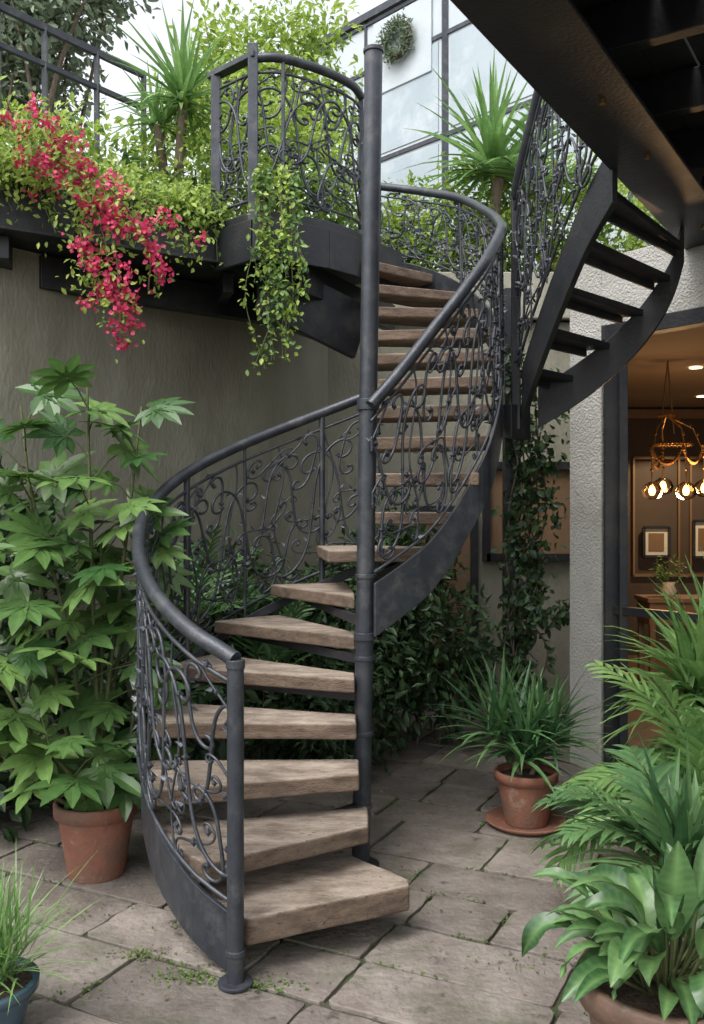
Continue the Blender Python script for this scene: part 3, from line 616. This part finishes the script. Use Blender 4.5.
for k in range(72):
    t=random.random()
    if t<.5: x=-2.7+t/.5*.75; y=4.55+t/.5*.5
    else: u=(t-.5)/.5; x=-1.95+1.1*u; y=5.05+.7*u
    x+=random.uniform(-.05,.05); L_=random.choice([.0,.05,.12,.2,.3,.1])
    strand(A,[(x,y+.35,3.58+random.uniform(0,.15)),(x,y+.05,3.56+random.uniform(-.02,.10)),(x+random.uniform(-.08,.08),y-.1,3.48),(x+random.uniform(-.12,.12),y-.12,3.46-L_)],95,.042,.042,(0,1),ln)
tube('stems',ln,.003,M['stem'],tv,1); A.out('leaves',M['l_bright'],tv)
hv=empty('hanging_vine'); A=Acc(); B=Acc(); ln=[]
for k in range(14):
    x=-.47+random.uniform(-.10,.12); e=random.choice([2.5,2.62,2.75,2.9,3.0,2.45])
    strand(A if k%2 else B,[(x-.03,5.62,3.5),(x,5.42,3.60+random.uniform(0,.06)),(x+.02,5.33,3.3),(x+random.uniform(-.07,.09),5.32,(3.3+e)/2),(x+random.uniform(-.06,.08),5.34,e)],100,.042,.024,(0,1),ln)
tube('stems',ln,.003,M['stem'],hv,1); A.out('leaves',M['l_mid'],hv); B.out('young_leaves',M['l_bright'],hv)
bo=empty('bougainvillea'); A=Acc(); G=Acc(); ln=[]
paths=[[(-1.80,5.0,3.50),(-1.70,4.90,3.56),(-1.60,4.84,3.50),(-1.5,4.80,3.42),(-1.40,4.82,3.30),(-1.33,4.85,3.05),(-1.29,4.88,2.8),(-1.2,4.9,2.56)],
[(-1.7,5.1,3.5),(-1.5,4.85,3.46),(-1.35,4.83,3.38),(-1.20,4.85,3.22),(-1.10,4.9,3.05),(-1.12,4.95,2.82)],
[(-1.5,5.2,3.5),(-1.3,5.0,3.42),(-1.1,5.05,3.30),(-.98,5.1,3.18),(-.90,5.15,3.06)],
[(-2.1,4.9,3.6),(-1.98,4.75,3.66),(-1.85,4.72,3.66),(-1.75,4.72,3.6)],
[(-1.42,4.9,3.3),(-1.46,4.85,3.1),(-1.42,4.85,2.9),(-1.36,4.85,2.72)],
[(-1.9,5.0,3.6),(-1.68,4.8,3.66),(-1.6,4.8,3.60),(-1.55,4.8,3.5)],
[(-1.5,4.9,3.42),(-1.40,4.80,3.32),(-1.30,4.82,3.15),(-1.26,4.84,2.9),(-1.25,4.86,2.62)]]
dens=[28,20,8,3,10,9,18]
for p,dn in zip(paths,dens):
    l=np.array(cat(p,8)); ln.append(list(l))
    for k in range(dn):
        t=random.random()**.9*(len(l)-1.01); c=l[int(t)]+rng.normal(size=3)*np.array([.042,.03,.04])
        n=random.randint(12,34); P=c+rng.normal(size=(n,3))*.024; D=rng.normal(size=(n,3))+np.array([0,-.3,0]); N=np.array([0,-1,.4])+rng.normal(size=(n,3))*.6
        s=rng.uniform(.020,.036,n); leaves(A,P,D,N,s,s*.85,rng.uniform(0,1,n))
    strand(G,p,200,.04,.06,(0,.9))
A.out('bracts',M['bract'],bo); G.out('leaves',M['l_bright'],bo); tube('stems',ln,.005,M['twig'],bo,1)
# ------------------------------------------------------------ courtyard plants
fa_=empty('potted_fatsia',(-1.13,3.95,0)); pot((-1.13,3.98,0),.175,.33,M['terra'],fa_)
A=Acc(); ln=[];rs=[]
def cane(base,top,nleaf,size,z0=.35,spreadp=.3,bias=(0,-.15)):
    b=np.array(base,float);t=np.array(top,float); m=(b+t)/2+np.array([random.uniform(-.08,.08),0,0]); l=np.array(cat([b,m,t],8)); ln.append(list(l)); rs.append(list(np.linspace(1.6,.7,len(l))))
    for k in range(nleaf):
        u=z0+(1-z0)*(k+.5)/nleaf; p=l[min(len(l)-1,int(u*(len(l)-1)))]
        a=k*2.39996+random.uniform(-.4,.4); e=.2+1.1*u**2
        d=unit(np.array([math.cos(a)+bias[0],math.sin(a)+bias[1],e])); pl=spreadp*random.uniform(.6,1.2)
        q=p+d*pl; ln.append([p,p+d*pl*.5+np.array([0,0,.02]),q]); rs.append([.5,.45,.4])
        dd=unit(np.array([d[0]+random.uniform(-.3,.3),d[1]-.2,random.uniform(-.55,.15)+.35*u])); n=unit(np.array([d[0]*.35+random.uniform(-.35,.35),-.75+d[1]*.2,.85]))
        palmate(A,q,dd,n,size*random.uniform(.7,1.25),random.uniform(0,.9),random.choice([7,8,9]))
cane((-1.1,3.98,.28),(-1.0,4.15,.75),7,.18,.3,.18)
cane((-1.16,3.98,.28),(-1.45,3.9,.85),8,.20,.25,.22)
cane((-1.15,3.96,.28),(-1.28,3.78,.6),7,.18,.2,.2)
cane((-1.2,3.96,.28),(-1.55,3.85,.55),7,.19,.2,.2)
cane((-1.15,4.0,.28),(-1.2,4.3,1.45),9,.20,.35,.24)
cane((-1.18,4.0,.28),(-1.5,4.2,1.70),11,.21,.35,.26)
cane((-1.12,4.02,.28),(-1.28,4.35,2.22),13,.21,.4,.24)
cane((-1.2,4.0,.28),(-1.62,4.4,2.12),12,.21,.35,.26)
cane((-1.15,4.0,.28),(-1.04,4.45,2.12),9,.19,.55,.2)
cane((-1.22,3.98,.28),(-1.75,4.0,1.35),11,.21,.2,.26)
cane((-1.12,4.05,.28),(-.98,4.5,1.5),7,.18,.5,.2)
tube('stems',ln,.008,M['stem'],fa_,2,rs); A.out('leaves',M['l_fatsia'],fa_)
A=Acc(); e=empty('wall_shrub'); cloud(A,[(-2.0,4.6,.5,.4,.35,.5),(-1.3,5.1,.5,.5,.3,.45),(-1.9,4.9,1.2,.4,.2,.5)],170,16,.13,.45,.1); A.out('leaves',M['l_dark'],e)
A=Acc(); e=empty('shade_shrub'); cloud(A,[(.1,6.1,.75,.45,.35,.55),(.55,6.2,.6,.35,.3,.5),(-.4,6.2,.6,.45,.35,.5),(-.8,5.8,.8,.35,.3,.5),(.3,6.4,1.15,.35,.3,.4),(-.2,5.6,.35,.4,.25,.3)],620,20,.085,.42,.08); A.out('leaves',M['l_dark'],e)
tube('stems',[[(x,6.2,0),(x+.05,6.15,.6),(x-.05,6.2,1.1)] for x in (-.6,-.3,0,.2,.45,.6)],.012,M['bark'],e,1)
A=Acc(); e=empty('palm_shrub'); ln=[]
for k in range(14): frond(A,ln,(-.55,5.6,.5),k*2.4,random.uniform(25,80),random.uniform(.6,.9),16,.22,.028,.9,random.uniform(.2,.8))
for k in range(10): frond(A,ln,(-.95,5.35,.9),k*2.4+1,random.uniform(25,80),random.uniform(.5,.75),14,.2,.028,.9,random.uniform(.3,.9))
tube('ribs',ln+[[(-.55,5.6,0),(-.55,5.6,.5)],[(-.95,5.35,0),(-.95,5.35,.9)]],.005,M['stem'],e,1); A.out('fronds',M['l_strap'],e)
iv=empty('climbing_ivy'); A=Acc(); ln=[]
for k in range(8):
    x=1.20+random.uniform(-.07,.10); pts=[(x+random.uniform(-.1,.1),6.2,z) for z in np.linspace(.3,random.uniform(2.2,2.75),7)]
    strand(A,pts,140,.065,.042,(0,1),ln,.7)
strand(A,[(1.3,6.15,2.0),(1.36,6.1,1.7),(1.36,6.1,1.3)],60,.06,.04); strand(A,[(1.15,6.1,1.1),(1.3,6.0,.9),(1.42,6.0,.95)],90,.07,.04)
strand(A,[(1.1,6.15,2.7),(1.25,6.1,2.5),(1.42,6.0,2.3),(1.45,6.0,1.9)],110,.065,.05)
tube('stems',ln,.006,M['bark'],iv,1); A.out('leaves',M['l_dark'],iv)
A=Acc(); A.bar((1.12,6.32,0),(1.12,6.32,3.16),.11,.11); A.out('support_column',M['dark'],iv)
dr=empty('potted_dracaena',(.89,4.58,0)); pot((.89,4.6,.012),.155,.27,M['terra'],dr,True)
A=Acc(); rosette(A,(.89,4.6,.32),80,.46,.038,(12,82),1.0); rosette(A,(.76,4.68,.42),60,.42,.034,(5,82),1.1); rosette(A,(1.02,4.66,.40),50,.4,.034,(5,82),1.1); A.out('leaves',M['l_strap'],dr)
tube('stems',[[(.89,4.6,.2),(.76,4.68,.45)],[(.89,4.6,.2),(1.02,4.66,.42)]],.015,M['bark'],dr,2)
rp=empty('potted_parlour_palm',(1.55,3.7,0)); pot((1.50,3.75,0),.2,.35,M['brownpot'],rp)
A=Acc(); ln=[]
for k in range(26): frond(A,ln,(1.50+random.uniform(-.08,.08),3.75,.36),k*2.4,random.uniform(25,82),random.uniform(.5,.8),15,.27,.036,1.6,random.uniform(.3,1))
tube('ribs',ln,.005,M['stem'],rp,1); A.out('fronds',M['l_palm'],rp)
rp=empty('potted_parlour_palm',(1.1,3.2,0)); pot((1.13,3.2,0),.16,.28,M['brownpot'],rp)
A=Acc(); ln=[]
for k in range(16): frond(A,ln,(1.13,3.2,.3),k*2.4+.5,random.uniform(20,75),random.uniform(.38,.6),14,.2,.030,1.6,random.uniform(.2,.95))
rosette(A,(1.15,3.15,.3),50,.45,.05,(10,85),1.2); tube('ribs',ln,.004,M['stem'],rp,1); A.out('fronds',M['l_strap'],rp)
rp=empty('potted_spider_plant',(1.75,4.2,0)); pot((1.75,4.2,0),.2,.5,M['brownpot'],rp); A=Acc(); rosette(A,(1.75,4.2,.6),130,.72,.055,(5,85),1.6,tone=(.3,1)); rosette(A,(1.58,4.1,.75),70,.5,.05,(5,85),1.6,tone=(.3,1)); A.out('leaves',M['l_palm'],rp)
# broadleaf plant front right
bl=empty('potted_broadleaf_plant',(.83,2.4,0)); pot((.82,2.36,0),.215,.385,M['brownpot'],bl)
A=Acc(); ln=[]; N_=78
for k in range(N_):
    a=k*2.39996+random.uniform(-.3,.3); u=(k+.5)/N_; e=math.radians(30+48*u+random.uniform(-9,9)); r0=.10*random.random()
    b=np.array([.83+r0*math.cos(a),2.38+r0*math.sin(a),.36]); d=np.array([math.cos(a)*math.cos(e),math.sin(a)*math.cos(e),math.sin(e)]); pl=random.uniform(.06,.22)
    q=b+d*pl; ln.append([b,(b+q)/2,q]); nn_=np.array([-d[0]*math.sin(e)+random.uniform(-.6,.6),-d[1]*math.sin(e)-.2+random.uniform(-.4,.4),1.])
    strip(A,q,unit(d+np.array([random.uniform(-.2,.2),random.uniform(-.2,.2),-.1])),nn_,random.uniform(.14,.29),random.uniform(.045,.08),20,1.9*random.uniform(.5,1.4),'ell',.2,random.uniform(0,.55),.035,True)
strip(A,(.80,2.26,.54),(.05,-.05,1),(.0,-1,.1),.24,.105,24,.3,'ell',.16,.3,.02,True)
tube('petioles',ln,.0045,M['stem'],bl,1); A.out('leaves',M['l_broad'],bl,smooth=True)
gp=empty('potted_grass',(-1.07,2.75,0)); pot((-1.12,2.75,0),.15,.17,M['bluepot'],gp)
A=Acc(); rosette(A,(-1.12,2.75,.15),240,.34,.009,(30,88),.9,'strap',6,(.3,1),.1,.05); A.out('blades',M['l_palm'],gp)
